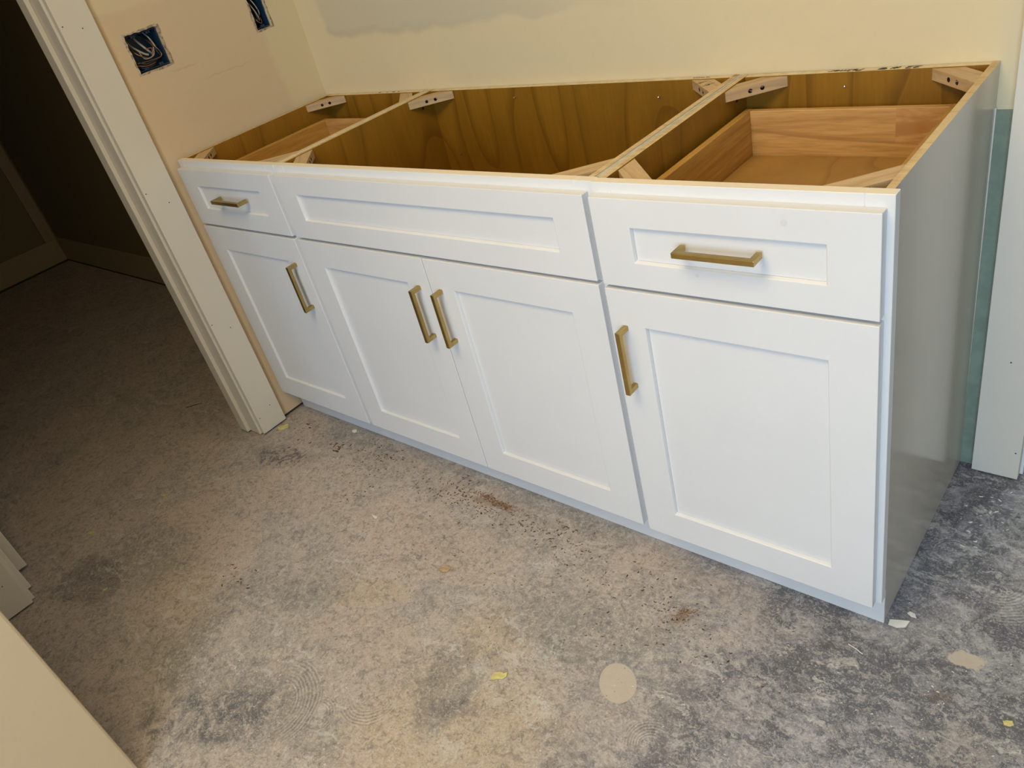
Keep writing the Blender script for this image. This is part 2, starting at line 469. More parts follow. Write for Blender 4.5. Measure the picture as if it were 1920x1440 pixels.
# torn paper edge round the holes
for B, nm in ((BOX1, 0), (BOX2, 1)):
    tr = MB(); ins = ragged(*B, amp=.0018); cx, cy = (B[0] + B[1]) / 2, (B[2] + B[3]) / 2
    outs = [(p[0] + math.copysign(.0035 + random.uniform(0, .003), p[0] - cx) * (abs(p[0] - cx) > (B[1] - B[0]) * .4), p[1] + math.copysign(.003 + random.uniform(0, .003), p[1] - cy) * (abs(p[1] - cy) > (B[3] - B[2]) * .4)) for p in ins]
    n = len(ins)
    for i in range(n):
        j = (i + 1) % n
        tr.poly([(XL + .0016, *ins[i]), (XL + .0016, *ins[j]), (XL + .0003, *outs[j]), (XL + .0003, *outs[i])])
        tr.poly([(XL + .0016, *ins[i]), (XL + .0016, *ins[j]), (XL - .004, *ins[j]), (XL - .004, *ins[i])])
    tr.build('torn_paper_edge', plain('torn_board_paper', (.42, .34, .25), .9, var=.5, scale=120), wl)

# wall beyond the near side of the doorway
f = MB(); f.box(XL - .105, XL, -3.5, -.923, .011, ZC); struct(f.build('wall_left_near', M['wall_plain']), 'left wall on the near side of the dark doorway')
f = MB(); f.box(XL - .105, XL, -.923, -.121, 2.07, ZC); struct(f.build('wall_left_header', M['wall_plain']), 'wall above the dark doorway')
# near partition whose corner stands close at the left
pts = [(-1.203, -3.4), (-1.088, -3.4), (-1.088, -.9885), (-1.0893, -.9853), (-1.0925, -.984), (-1.1985, -.984), (-1.2017, -.9853), (-1.203, -.9885)]
f = MB(); f.prism(pts, 0, ZC); struct(f.build('wall_near', M['wall_plain']), 'smooth beige wall corner close to the viewer')

# back wall and opening at the right
f = MB(); f.box(-2.0, .09, YB, YB + .1, 0, ZC)
wb = struct(f.build('wall_back', M['wall_back']), 'cream back wall with a grey bare patch near the top')
f = MB(); f.box(-.06, .0175, YB - .0025, YB - .0002, .0005, .795); f.build('green_board', M['green_board'], wb)['label'] = 'strip of bare green moisture board beside the cabinet'
f = MB(); f.box(-.0165, -.0125, YB - .0075, YB - .0028, .045, .80); f.build('board_edge', M['white_trim'], wb, bevel=.0006)['label'] = 'thin white vertical bead on the green board'
f = MB(); f.box(.95, 3.0, YB, YB + .1, 0, ZC); struct(f.build('wall_back_right', M['wall_back']), 'back wall past the right doorway')
f = MB(); f.box(.09, .95, YB, YB + .1, 2.07, ZC); struct(f.build('wall_back_header', M['wall_back']), 'wall above the right doorway')
# hall beyond the right doorway
f = MB(); f.box(-.6, 2.2, 2.7, 2.8, 0, ZC); struct(f.build('wall_hall', M['wall_plain']), 'hall wall beyond the right doorway')
f = MB(); f.box(-.7, -.6, YB + .1, 2.8, 0, ZC); struct(f.build('wall_hall_left', M['wall_plain']), 'hall side wall')
f = MB(); f.box(2.2, 2.3, YB + .1, 2.8, 0, ZC); struct(f.build('wall_hall_right', M['wall_plain']), 'hall other side wall')
# right and front walls of the room, window opening in front wall
f = MB(); f.box(2.4, 2.5, -3.4, YB, 0, ZC); struct(f.build('wall_right', M['wall_plain']), 'right wall out of view')
f = MB(); f.box(XL, .1, -3.5, -3.4, 0, ZC).box(1.8, 2.5, -3.5, -3.4, 0, ZC).box(.1, 1.8, -3.5, -3.4, 0, .55).box(.1, 1.8, -3.5, -3.4, 2.15, ZC)
struct(f.build('wall_front', M['wall_plain']), 'front wall with the window behind the viewer')
wf = sempty('window_1', 'white framed window behind the viewer')
f = MB(); f.box(.1, 1.8, -3.47, -3.42, .55, .60).box(.1, 1.8, -3.47, -3.42, 2.10, 2.15).box(.1, .15, -3.47, -3.42, .6, 2.1).box(1.75, 1.8, -3.47, -3.42, .6, 2.1).box(.93, .97, -3.47, -3.42, .6, 2.1)
f.build('window_frame', M['white_trim'], wf)

# dark side room
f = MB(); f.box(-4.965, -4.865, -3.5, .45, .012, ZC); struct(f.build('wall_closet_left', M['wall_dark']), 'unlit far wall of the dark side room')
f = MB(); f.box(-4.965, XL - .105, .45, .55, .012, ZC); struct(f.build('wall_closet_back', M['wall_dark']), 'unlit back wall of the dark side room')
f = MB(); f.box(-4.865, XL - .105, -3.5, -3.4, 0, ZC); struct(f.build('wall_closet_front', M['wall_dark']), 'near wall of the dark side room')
f = MB(); f.box(-4.853, -4.865, -3.4, .437, .012, .148); struct(f.build('baseboard_left', M['shaded_closet_trim'], bevel=.002), 'white baseboard on the far dark wall')
f = MB(); f.box(-4.853, -2.03, .437, .45, .012, .152); struct(f.build('baseboard_back', M['shaded_closet_trim'], bevel=.002), 'white baseboard along the dark back wall')
f = MB(); f.box(-4.866, -4.848, .375, .4365, .149, 2.1); struct(f.build('trim_1', M['shaded_closet_trim'], bevel=.001), 'vertical white casing beside the dark room corner')
f = MB(); f.box(-4.96, -4.856, -3.4, .449, 0, .0115).box(-4.856, -2.02, .441, .5, 0, .0115); struct(f.build('gap_shade_closet', M['gap']), 'dark strips painting the shade in the gap under the side room baseboards')

# ---- door 1: casing, jambs, stop and the open door leaf
d1 = sempty('door_1', 'white cased doorway into the dark side room')


def nails(parent, x, pts, r=.0016):
    for y, z in pts:
        m = MB(); m.tube([(x - .0004, y, z), (x + .0004, y, z)], r, 8); m.build('nail_hole', M['hole'], parent)


f = MB(); f.box(XL, -1.8705, -.134, -.044, .007, 2.09)
cs = f.build('casing', M['white_trim'], d1, bevel=.0012)
nails(cs, -1.8705, [(-.125, 1.258), (-.081, 1.243), (-.127, .832), (-.079, .787), (-.127, .418), (-.079, .382), (-.125, .065), (-.075, .085)])
f = MB(); f.box(XL - .114, XL, -.140, -.121, .004, 2.08); f.build('jamb', M['white_trim'], d1, bevel=.001)
f = MB(); f.box(-1.987, -1.944, -.1525, -.1402, .006, 2.06); f.build('door_stop', M['white_trim'], d1, bevel=.0015)
f = MB(); f.box(XL, -1.8705, -1.004, -.914, .007, 2.09)
cs = f.build('casing', M['white_trim'], d1, bevel=.0012); nails(cs, -1.8705, [(-.945, .10)])
f = MB(); f.box(XL - .114, XL, -.923, -.904, .004, 2.08); f.build('jamb', M['white_trim'], d1, bevel=.001)
f = MB(); f.box(-1.987, -1.944, -.9038, -.8915, .006, 2.06); f.build('door_stop', M['white_trim'], d1, bevel=.0015)
f = MB(); f.box(XL - .114, XL, -.904, -.140, 2.061, 2.08); f.build('head_jamb', M['white_trim'], d1, bevel=.001)
f = MB(); f.box(XL, -1.8705, -1.004, -.044, 2.09, 2.18); f.build('head_casing', M['white_trim'], d1, bevel=.001)
f = MB(); f.box(-2.83, -2.047, -.897, -.862, .012, 2.04)
dl = f.build('door_leaf', M['white_trim'], d1, bevel=.002); dl['label'] = 'edge of the white door slab swung open into the dark room'
f = MB()
for z in (.25, 1.05, 1.8): f.tube([(-2.02, -.9015, z - .045), (-2.02, -.9015, z + .045)], .006, 10); f.box(-2.0465, -2.02, -.9, -.8985, z - .045, z + .045)
f.build('hinge', M['steel'], dl)

# ---- door 2 at the far right
d2 = sempty('door_2', 'white cased doorway at the right end of the back wall')
f = MB(); f.box(.0155, .1035, .529, YB, .004, 2.09); cs = f.build('casing', M['white_trim'], d2, bevel=.0012)
for x, z in ((.094, .075), (.063, .30)):
    m = MB(); m.tube([(x, .5294, z), (x, .5286, z)], .0016, 8); m.build('nail_hole', M['hole'], cs)
f = MB(); f.box(.090, .109, YB, YB + .112, .002, 2.08); f.build('jamb', M['white'], d2, bevel=.001)
f = MB(); f.box(.109, .121, YB + .045, YB + .085, .004, 2.06); f.build('door_stop', M['white'], d2, bevel=.001)
f = MB(); f.box(.931, .95, YB, YB + .112, .002, 2.08); f.build('jamb', M['white'], d2, bevel=.001)
f = MB(); f.box(.938, 1.026, .529, YB, .004, 2.09); f.build('casing', M['white_trim'], d2, bevel=.0012)
f = MB(); f.box(.109, .931, YB, YB + .112, 2.061, 2.08); f.build('head_jamb', M['white'], d2, bevel=.001)

# ceiling lamp
cl = thing('ceiling_lamp', 'round flush ceiling lamp above the cabinets, out of the picture', 'lamp', (LAMP[0], LAMP[1], ZC))
em = NT('lamp_glass', .4); em.b.inputs['Emission Color'].default_value = (1, .78, .5, 1); em.b.inputs['Emission Strength'].default_value = 3; em.col((.9, .85, .75))
f = MB(); f.tube([(0, 0, -.022), (0, 0, 0)], .60, 48); f.build('lamp_base', M['white_trim'], cl)
f = MB(); f.tube([(0, 0, -.0285), (0, 0, -.0225)], .57, 48); f.build('lamp_shade', em.m, cl)

# ------------------------------------------------------------------ outlet boxes
blue = NT('blue_box_plastic', .35); blue = blue.col((.009, .034, .08))
blk = plain('black_cable_sheath', (.02, .018, .016), .5)
wh = plain('white_wire', (.36, .33, .28), .5)
cop = NT('bare_copper', .35, 1); cop = cop.col((.50, .24, .13))


def outlet(B, name, label, wires, seed):
    random.seed(seed)
    y0, y1, z0, z1 = B
    t_ = thing(name, label, 'outlet box', (XL, y0, z0))
    w, h = y1 - y0, z1 - z0; i = .003; dp = .062; fr = -.007
    m = MB()
    m.box(-dp, fr, i, i + .002, i, h - i).box(-dp, fr, w - i - .002, w - i, i, h - i)
    m.box(-dp, fr, i + .002, w - i - .002, i, i + .002).box(-dp, fr, i + .002, w - i - .002, h - i - .002, h - i)
    m.box(-dp - .002, -dp, i, w - i, i, h - i)
    m.build('box_shell', blue, t_, bevel=.0006)
    for zz in (i + .002, h - i - .008):
        for yy in ((w / 2,) if w < .07 else (w * .27, w * .73)):
            m = MB(); m.box(fr - .008, fr + .001, yy - .006, yy + .006, zz, zz + .006); e = m.build('screw_tab', blue, t_, bevel=.001)
            m = MB(); m.tube([(fr + .001, yy, zz + .003), (fr + .0018, yy, zz + .003)], .0018, 8); m.build('screw_hole', M['hole'], e)
    for k, (mat, path, r) in enumerate(wires):
        pth = [Vector(p) for p in path]; sm = []
        for a in range(len(pth) - 1):          # catmull-rom through the points
            p0, p1, p2, p3 = pth[max(a - 1, 0)], pth[a], pth[a + 1], pth[min(a + 2, len(pth) - 1)]
            for q in range(6):
                u = q / 6; sm.append(.5 * ((2 * p1) + (p2 - p0) * u + (2 * p0 - 5 * p1 + 4 * p2 - p3) * u * u + (3 * p1 - p0 - 3 * p2 + p3) * u ** 3))
        sm.append(pth[-1])
        m = MB(); m.tube(sm, r, 7, mi=0); m.build('wire', mat, t_, smooth=True)
    return t_


# local coords: x depth (negative inside), y across, z up
w1 = [(wh, [(-.055, .022, .088), (-.04, .026, .065), (-.022, .042, .042), (-.018, .052, .036)], .0028),
      (wh, [(-.055, .045, .088), (-.035, .046, .070), (-.02, .056, .046), (-.03, .072, .03)], .0028),
      (cop, [(-.05, .012, .08), (-.012, .020, .045), (-.010, .050, .028), (-.014, .066, .048), (-.02, .05, .05)], .0013),
      (wh, [(-.03, .035, .05), (-.010, .034, .030), (-.009, .060, .032), (-.012, .070, .050)], .0013),
      (blk, [(-.05, .062, .088), (-.02, .070, .06), (-.012, .078, .03), (-.02, .084, .02)], .0022),
      (cop, [(-.05, .072, .085), (-.014, .074, .055), (-.010, .082, .026), (-.014, .05, .022), (-.02, .012, .024)], .0014),
      (blk, [(-.03, .010, .035), (-.012, .03, .018), (-.010, .06, .020), (-.03, .084, .016)], .0022),
      (cop, [(-.02, .008, .020), (-.010, .03, .013), (-.012, .058, .015), (-.03, .07, .02)], .0013),
      (wh, [(-.04, .07, .09), (-.02, .072, .075), (-.014, .078, .05)], .0018),
      (blk, [(-.04, .015, .03), (-.015, .02, .010), (-.012, .05, .009), (-.03, .075, .012)], .002)]
w2 = [(wh, [(-.05, .012, .10), (-.012, .014, .065), (-.010, .024, .035), (-.02, .03, .022)], .0017),
      (wh, [(-.05, .026, .10), (-.014, .024, .075), (-.010, .032, .045), (-.03, .038, .03)], .0017),
      (cop, [(-.04, .01, .08), (-.014, .014, .03), (-.010, .028, .014), (-.02, .036, .03)], .0013),
      (blk, [(-.05, .02, .10), (-.02, .010, .06), (-.012, .014, .022), (-.03, .034, .016)], .0024),
      (blk, [(-.05, .03, .10), (-.016, .022, .05), (-.014, .020, .025), (-.03, .01, .016)], .0024)]
outlet(BOX1, 'outlet_box', 'wide blue outlet box stuffed with wires in the left wall, nearer the doorway', w1, 1)
outlet(BOX2, 'outlet_box', 'narrow blue outlet box near the room corner, cut off by the top of the photo', w2, 2)

# ------------------------------------------------------------------ cabinets
H = .876


def handle(parent, cx, cz, vertical, y=-.019):
    """square-section bar pull with two posts, local coordinates of the cabinet"""
    L, s, so = .1345, .0098, .030
    m = MB()
    a, b = -L / 2, L / 2
    if vertical:
        m.prism([(-so, b), (-so, a), (0, a), (0, a + s), (-so + s, a + s), (-so + s, b - s), (0, b - s), (0, b)], -s / 2, s / 2, axis='x')
    else:
        m.prism([(a, -so), (b, -so), (b, 0), (b - s, 0), (b - s, -so + s), (a + s, -so + s), (a + s, 0), (a, 0)], -s / 2, s / 2, axis='z')
    o = m.build('handle', M['brass'], parent, bevel=.0012)
    o.location = (cx, y, cz); o['label'] = 'satin brass bar pull'
    return o


def shaker(parent, name, x0, x1, z0, z1, st, rl_t, rl_b, t=.019, yb=0.0):
    """frame-and-panel front in the plane y = yb-t .. yb"""
    yf = yb - t + 0; yo = -t
    m = MB()
    a0, a1, c0, c1 = x0 + st, x1 - st, z0 + rl_b, z1 - rl_t
    e = .002; rec = .0068
    O = [(x0, z0), (x1, z0), (x1, z1), (x0, z1)]; I = [(a0, c0), (a1, c0), (a1, c1), (a0, c1)]
    J = [(a0 + e, c0 + e), (a1 - e, c0 + e), (a1 - e, c1 - e), (a0 + e, c1 - e)]
    for i in range(4):
        j = (i + 1) % 4
        P = lambda q, y: (q[0], y, q[1])
        m.poly([P(O[i], yf), P(O[j], yf), P(I[j], yf), P(I[i], yf)])
        m.poly([P(I[i], yf), P(I[j], yf), P(J[j], yf + rec), P(J[i], yf + rec)])
        m.poly([P(J[i], yf + rec), P(J[j], yf + rec), P(J[j], yb), P(J[i], yb)])
        m.poly([P(O[i], yf), P(O[j], yf), P(O[j], yb), P(O[i], yb)])
        m.poly([P(O[i], yb), P(O[j], yb), P(J[j], yb), P(J[i], yb)])
    o = m.build(name, M['white'], parent)
    bm = bmesh.new(); bm.from_mesh(o.data); bmesh.ops.remove_doubles(bm, verts=bm.verts, dist=1e-5); bmesh.ops.recalc_face_normals(bm, faces=bm.faces); bm.to_mesh(o.data); bm.free()
    b = o.modifiers.new('bevel', 'BEVEL'); b.width = .0013; b.segments = 2; b.limit_method = 'ANGLE'; b.angle_limit = .9
    p = MB(); p.box(a0 + e + .0004, a1 - e - .0004, yf + rec + .0003, yf + rec + .006, c0 + e + .0004, c1 - e - .0004)
    p.build('front_panel', M['white'], o)
    return o


def brace(parent, cx, cy, sx, sy, holes=True):
    A, Bq, th = .088, .036, .0195
    z1 = H - .0025; z0 = z1 - th
    P = [(A, .0004), (.0004, A), (.0004, Bq), (Bq, .0004)]
    # local frame with x along the diagonal so the grain follows it
    ang = math.atan2(-sy, sx)
    o_ = Vector((cx, cy)); Rm = Matrix.Rotation(-ang, 2)
    pl = [Rm @ Vector((sx * p[0], sy * p[1])) for p in P]
    ar = sum(pl[i].x * pl[(i + 1) % 4].y - pl[(i + 1) % 4].x * pl[i].y for i in range(4))
    if ar < 0: pl.reverse()
    m = MB(); m.prism([(p.x, p.y) for p in pl], z0, z1)
    o = m.build('corner_brace', [M['brace'], M['hole']])
    if holes:
        c = MB()
        mid = Rm @ Vector((sx * A / 2, sy * A / 2)); inn = (Rm @ Vector((sx * .01, sy * .01)) - mid).normalized()
        tng = Vector((-inn.y, inn.x))
        for k in (-.011, .011):
            s_ = mid + tng * k
            p0 = s_ - inn * .004; p1 = s_ + inn * .016 + tng * (k * .5)
            c.tube([(p0.x, p0.y, z0 + th * .5), (p1.x, p1.y, z0 + th * .5)], .0043, 12)
        cut(o, c)
        if len(o.data.materials) < 2: o.data.materials.append(M['hole'])
        for p in o.data.polygons:      # inside of the holes is coloured near-black to paint their shade
            p.material_index = 1 if len(p.vertices) == 4 and p.area < 6e-5 and abs(p.normal.z) < .99 and (Vector((p.center.x, p.center.y)) - mid).length < .03 and (Vector((p.center.x, p.center.y)) - mid).dot(inn) > .002 else 0
    o.parent = parent; o.location = (cx, cy, 0); o.rotation_euler = (0, 0, ang)
    return o


def cabinet(name, label, X0, Wd, rot, dy, dz, kind):
    """origin at the front left foot of the face frame; local x to the right, y into the wall"""
    c = thing(name, label, 'cabinet', (X0, dy, dz), rot, 'white vanity base cabinets against the back wall')
    ins, th, D = .007, .0115, .5510
    toe_y, toe_z, fz = .044, .088, .0985
    # face frame: stiles and rails
    ff = MB(); sw = .038
    for x0, x1 in ((0, sw), (Wd - sw, Wd)):
        b = ff.box(x0, x1, 0, .019, fz, H, 0, top=1)
    ff.box(sw, Wd - sw, 0, .019, H - .038, H, 0, top=1)
    ff.box(sw, Wd - sw, 0, .019, .676, .714)
    ff.box(sw, Wd - sw, 0, .019, fz, fz + .038)
    if kind == 'mid': ff.box(Wd / 2 - .02, Wd / 2 + .02, 0, .019, fz + .038, .676)
    ff.build('face_frame', [M['white'], M['lit_top']], c, bevel=.0007, seg=1)
    # side panels with notched toe
    for side in (0, 1):
        x0 = ins if side == 0 else Wd - ins - th
        pr = [(.0192, toe_z), (toe_y, toe_z), (toe_y, .001), (D, .001), (D, H - .0005), (.0192, H - .0005)]
        m = MB(); b = len(m.v); n = len(pr)
        m.prism(pr, x0, x0 + th, axis='x')
        # material: 0 inner veneer, 1 edge, 2 laminate outside
        m.mi[0] = 0 if side == 1 else 2
        m.mi[1] = 2 if side == 1 else 0
        for i in range(2, len(m.mi)): m.mi[i] = 1
        o = m.build('side_panel', [M['veneer_side'], M['ply_edge'], M['laminate'], M['white']], c)
        for p in o.data.polygons:
            if abs(p.normal.x) < .5 and p.center.z < .2 and p.center.y < toe_y + .003: p.material_index = 3
        for zz in (.8425,):
            xs = x0 + (th if side == 0 else 0)
            if side == 0 and kind != 'left':
                h = MB(); h.tube([(xs - .0003, .492, zz), (xs + .0005, .492, zz)], .0042, 12); h.build('bore_hole', M['hole'], o)
    xi0, xi1 = ins + th, Wd - ins - th
    m = MB(); m.box(xi0 + .0003, xi1 - .0003, .5335, D - .0003, .10, H - .001, 0, top=1); bp = m.build('back_panel', [M['veneer'], M['back_edge']], c)
    m = MB(); m.box(xi0 + .0003, xi1 - .0003, .0195, .535, .125, .137); m.build('floor_panel', M['veneer'], c)
    # braces
    yF, yK = .0195, .5332
    for cx, sx in ((xi0, 1), (xi1, -1)):
        for cy, sy in ((yF, 1), (yK, -1)):
            b = brace(c, cx, cy, sx, sy)
    return c, bp, xi0, xi1


def drawer_box(parent, x0, x1, y0, y1, z0, z1, t=.0145):
    d = bpy.data.objects.new('drawer_box', None)
    parts = []
    m = MB(); m.box(x0, x0 + t, y0, y1, z0, z1); m.build('box_side', M['drawer_y'], parent, bevel=.0016)
    m = MB(); m.box(x1 - t, x1, y0, y1, z0, z1); m.build('box_side', M['drawer_y'], parent, bevel=.0016)
    m = MB(); m.box(x0 + t, x1 - t, y1 - t, y1 - .0004, z0, z1 - .0006); bb = m.build('box_back', M['drawer_x'], parent, bevel=.0012)
    m = MB(); m.box(x0 + t, x1 - t, y0, y0 + t, z0, z1 - .0006); m.build('box_front', M['drawer_x'], parent, bevel=.0012)
    m = MB(); m.box(x0 + t + .001, x1 - t - .001, y0 + t, y1 - t - .0016, z0 + .010, z0 + .0155); m.build('box_base', M['drawer_base'], parent)
    bpy.data.objects.remove(d)
    return bb


DZ = (.8588, .6981); DD = (.6905, .1021)
# left
XA, XB, XC = -1.882, -1.4075, -.474
cA, bpA, a0, a1 = cabinet('base_cabinet', 'narrow white base cabinet at the left end, against the tan wall', XA, .4742, (0, 0, -.004), .001, 0, 'left')
x0, x1 = -1.8672 - XA, -1.4146 - XA
fr = shaker(cA, 'drawer', x0, x1, DZ[1], DZ[0], .073, .046, .049)
handle(fr, -1.630 - XA, .7835, False)
drawer_box(fr, a0 + .022, a1 - .022, .0195, .484, .714, .822)
dr = shaker(cA, 'door', x0, x1, DD[1], DD[0], .073, .0685, .072)
handle(dr, -1.4535 - XA, .5535, True)
# middle
cB, bpB, b0, b1 = cabinet('base_cabinet', 'wide white sink base cabinet in the middle with an open empty top', XB, .9332, (0, 0, 0), 0, 0, 'mid')
shaker(cB, 'false_drawer_front', -1.4004 - XB, -.4849 - XB, DZ[1], DZ[0], .072, .046, .049)
dr = shaker(cB, 'door', -1.4004 - XB, -.9472 - XB, DD[1], DD[0], .073, .0685, .0705)
handle(dr, -.9825 - XB, .5535, True)
dr = shaker(cB, 'door', -.9444 - XB, -.4849 - XB, DD[1], DD[0], .073, .0685, .0705)
handle(dr, -.9125 - XB, .5535, True)
# right
XR = -.4712
cC, bpC, c0, c1 = cabinet('base_cabinet', 'white base cabinet at the right end with its shade-toned side panel showing', XR, .4715, (0, -.0033, .0095), -.0032, 0, 'right')
x0, x1 = -.4679 - XR, -.0093 - XR
fr = shaker(cC, 'drawer', x0, x1, DZ[1] - .001, DZ[0] - .001, .0715, .050, .048)
handle(fr, -.240 - XR, .783, False)
bb = drawer_box(fr, c0 + .013, c1 - .030, .0195, .503, .716, .822)
dr = shaker(cC, 'door', x0, x1, DD[1] - .001, DD[0] - .001, .0715, .0715, .071)
handle(dr, -.4365 - XR, .551, True)
# finger joint and knot on the right drawer's back board: separate blocks glued end to end
m = MB(); m.box(-.150 - XR, c1 - .030 - .0147, .4882, .4886, .757, .8208)
kb = NT('knotty_block_wood', .42)
kd = kb.n('ShaderNodeVectorMath', operation='DISTANCE'); kb.link(kb.mapping((1, 0, 1)), kd.inputs[0]); kd.inputs[1].default_value = (-.108 - XR, 0, .785)
kr = kb.math('ADD', kd.outputs['Value'], kb.math('MULTIPLY', kb.noise(60, 3), .010))
gr = kb.noise(40, 4, .6, v=kb.mapping((.25, 1, 1), (0, .25, 0)), dist=.8)
kc = kb.mix(kb.mr(gr, .38, .62), (.62, .36, .14), (.46, .24, .085))
kc = kb.mix(kb.mr(kr, .006, .022, .75, 0), kc, (.46, .19, .035))
o = m.build('glued_block', kb.col(kc), bb)
o['label'] = 'darker knotty block of the board'
# smudges on the right drawer front
for (x, z, r) in ((-.139, .836, .0055), (-.283, .736, .0035)):
    m = MB(); m.tube([(x - XR, -.01895, z), (x - XR, -.01925, z)], r, 16); m.build('smudge', plain('pale_grey_smudge', (.66, .66, .66), .5), fr)

m = MB(); m.prism([(XA + .002, .0375), (-.473, .0375), (-.0068, .0405), (-.0068, .0445), (-.465, .0402), (-.474, .0402), (-.474, .0425), (XA + .002, .0425)], .0006, .0868)
o = m.build('toe_board', M['white']); tag(o, 'long white toe board running under all three cabinets', 'toe board')
# filler strips between neighbouring cabinets
for par, fa, fb, ba, bb_, mt in ((cA, .4675, .4738, .4675, .4712, M['filler_pale']), (cB, .0002, .0067, .0002, .0067, M['filler_pale']),
                                 (cB, .9265, .9328, .9265, .9315, M['filler']), (cC, .0004, .0067, .0056, .0067, M['filler'])):
    m = MB(); m.prism([(fa, .0235), (fb, .0235), (bb_, .5500), (ba, .5500)], .35, H - .0012 - .0006 * (par is cB)); m.build('filler_strip', mt, par)

# screws through the backs
for par, X0_, pts in ((bpB, XB, ((-1.084, .851), (-.666, .841), (-1.33, .70))), (bpC, XR, ((-.256, .850),))):
    for x, z in pts:
        m = MB(); m.tube([(x - X0_, .5336, z), (x - X0_, .5315, z)], .0022, 10); m.tube([(x - X0_, .5315, z), (x - X0_ + .002, .527, z + .001)], .0011, 8)
        m.build('screw', M['steel'], par)

# ------------------------------------------------------------------ marker writing
def text_mesh(body, size, name, parent, loc, rot, mat, sx=1, sy=1, shear=0, ext=.0002, bold=.0):
    cu = bpy.data.curves.new(name, 'FONT'); cu.body = body; cu.size = size; cu.extrude = ext; cu.shear = shear; cu.offset = bold
    cu.align_x = 'CENTER'; cu.align_y = 'CENTER'
    tmp = bpy.data.objects.new('tmp', cu); COL.objects.link(tmp); bpy.context.view_layer.update()
    me = bpy.data.meshes.new_from_object(tmp.evaluated_get(bpy.context.evaluated_depsgraph_get()))
    bpy.data.objects.remove(tmp); bpy.data.curves.remove(cu)
    o = bpy.data.objects.new(name, me); COL.objects.link(o); me.materials.clear(); me.materials.append(mat)
    o.parent = parent; o.location = loc; o.rotation_euler = rot; o.scale = (sx, sy, 1)
    return o


PI = math.pi
zt = H - .0007
text_mesh('22', .0165, 'marker_writing', bpC, (-.1375 - XR, .5425, zt), (0, 0, PI), M['ink'], 1.55, 1.0, .3, bold=.00022)
text_mesh('#', .0150, 'marker_writing', bpC, (-.1675 - XR, .5425, zt), (0, 0, PI), M['ink'], 1.5, 1.0, .35, bold=.00015)
text_mesh('Palmer', .0150, 'marker_writing', bpC, (-.2545 - XR, .5425, zt), (0, 0, PI), M['ink'], 1.50, 1.0, .35, bold=.00008)
m = MB(); m.prism([(-.199 - XR, .5375), (-.187 - XR, .5365), (-.183 - XR, .541), (-.1865 - XR, .5475), (-.193 - XR, .5475), (-.1975 - XR, .5425)], zt - .0001, zt + .0002); m.build('marker_dot', M['ink'], bpC)


def scribble(path, parent, name='pencil_scribble', r=.0008, z=None):
    m = MB()
    for a, b in zip(path, path[1:]):
        a = Vector(a); b = Vector(b); d = (b - a).normalized() * r; n_ = Vector((-d.y, d.x))
        m.prism([tuple(a - d - n_), tuple(b + d - n_), tuple(b + d + n_), tuple(a - d + n_)], z, z + .0002)
    return m.build(name, M['ink'], parent)


# on the brace at the back right of the middle cabinet: two short lines, read from the side
o = bpy.data.objects.new('brace_writing_frame', None)
Xm = XB
def wl_(pts): return [(x - Xm, y) for x, y in pts]
brs = [ch for ch in cB.children if ch.name.startswith('corner_brace') and ch.location.x > .5 and ch.location.y > .3][0]
bpy.data.objects.remove(o)


def on_brace(pts, br):
    c, s = math.cos(-br.rotation_euler.z), math.sin(-br.rotation_euler.z)
    r_ = []
    for x, y in pts:
        dx, dy = x - Xm - br.location.x, y - br.location.y
        r_.append((c * dx - s * dy, s * dx + c * dy))
    return r_


zb = H - .0025
for pts in ([(-.556, .506), (-.5515, .508), (-.5525, .512), (-.548, .511), (-.549, .515), (-.5445, .514), (-.5455, .518), (-.540, .519)],
            [(-.551, .509), (-.547, .508)], [(-.532, .487), (-.5235, .4975), (-.517, .5085)], [(-.5275, .5005), (-.5225, .500), (-.521, .496), (-.5245, .4925), (-.528, .4945)],
            [(-.5325, .4985), (-.5275, .5005)]):
    scribble(on_brace(pts, brs), brs, z=zb)
# pencil dashes on the back panel edge of the middle cabinet and of the left one
m = MB()
for x in (-.583, -.577, -.571, -.565, -.560, -.553, -.548): m.box(x - XB, x - XB + .0045, .541, .5435 + .001 * ((int(x * 1000)) % 2), H - .0009, H - .0007)
o = m.build('pencil_marks', M['ink'], bpB); o['kind'] = 'stuff'
m = MB()
for x, l in ((-1.62, .008), (-1.585, .004), (-1.56, .012), (-1.535, .006)): m.box(x - XA, x - XA + l, .541, .546, H - .0009, H - .0006)
o = m.build('pencil_marks', M['ink'], bpA); o['kind'] = 'stuff'

# ------------------------------------------------------------------ litter on the slab
random.seed(11)
brown = plain('brown_dirt_crumb', (.085, .038, .018), .9, var=.35, scale=200)
black = plain('dark_dirt_crumb', (.035, .025, .02), .9, var=.3, scale=200)
rustm = plain('rusty_sawdust', (.17, .075, .022), .9, var=.45, scale=300)
paleM = plain('white_plaster_crumb', (.72, .70, .66), .9)


def crumb(m, x, y, l, w, h, ang, mi=0, bend=0.0):
    n = 3; c, s = math.cos(ang), math.sin(ang); ctr = []
    for k in range(n + 1):
        u = (k / n - .5) * l; v = bend * (1 - (2 * k / n - 1) ** 2) * l
        ctr.append((x + c * u - s * v, y + s * u + c * v))
    b = len(m.v)
    for k, (px, py) in enumerate(ctr):
        ww = w * (.45 if k in (0, n) else 1) / 2
        m.v += [(px - s * -ww, py + c * -ww, .0002), (px - s * ww, py + c * ww, .0002), (px, py, h)]
    for k in range(n):
        a = b + 3 * k; d = a + 3
        m.f += [(a, d, d + 2, a + 2), (a + 1, a + 2, d + 2, d + 1), (a, a + 1, d + 1, d)]; m.mi += [mi] * 3
    m.f += [(b, b + 2, b + 1), (b + 3 * n, b + 3 * n + 1, b + 3 * n + 2)]; m.mi += [mi] * 2


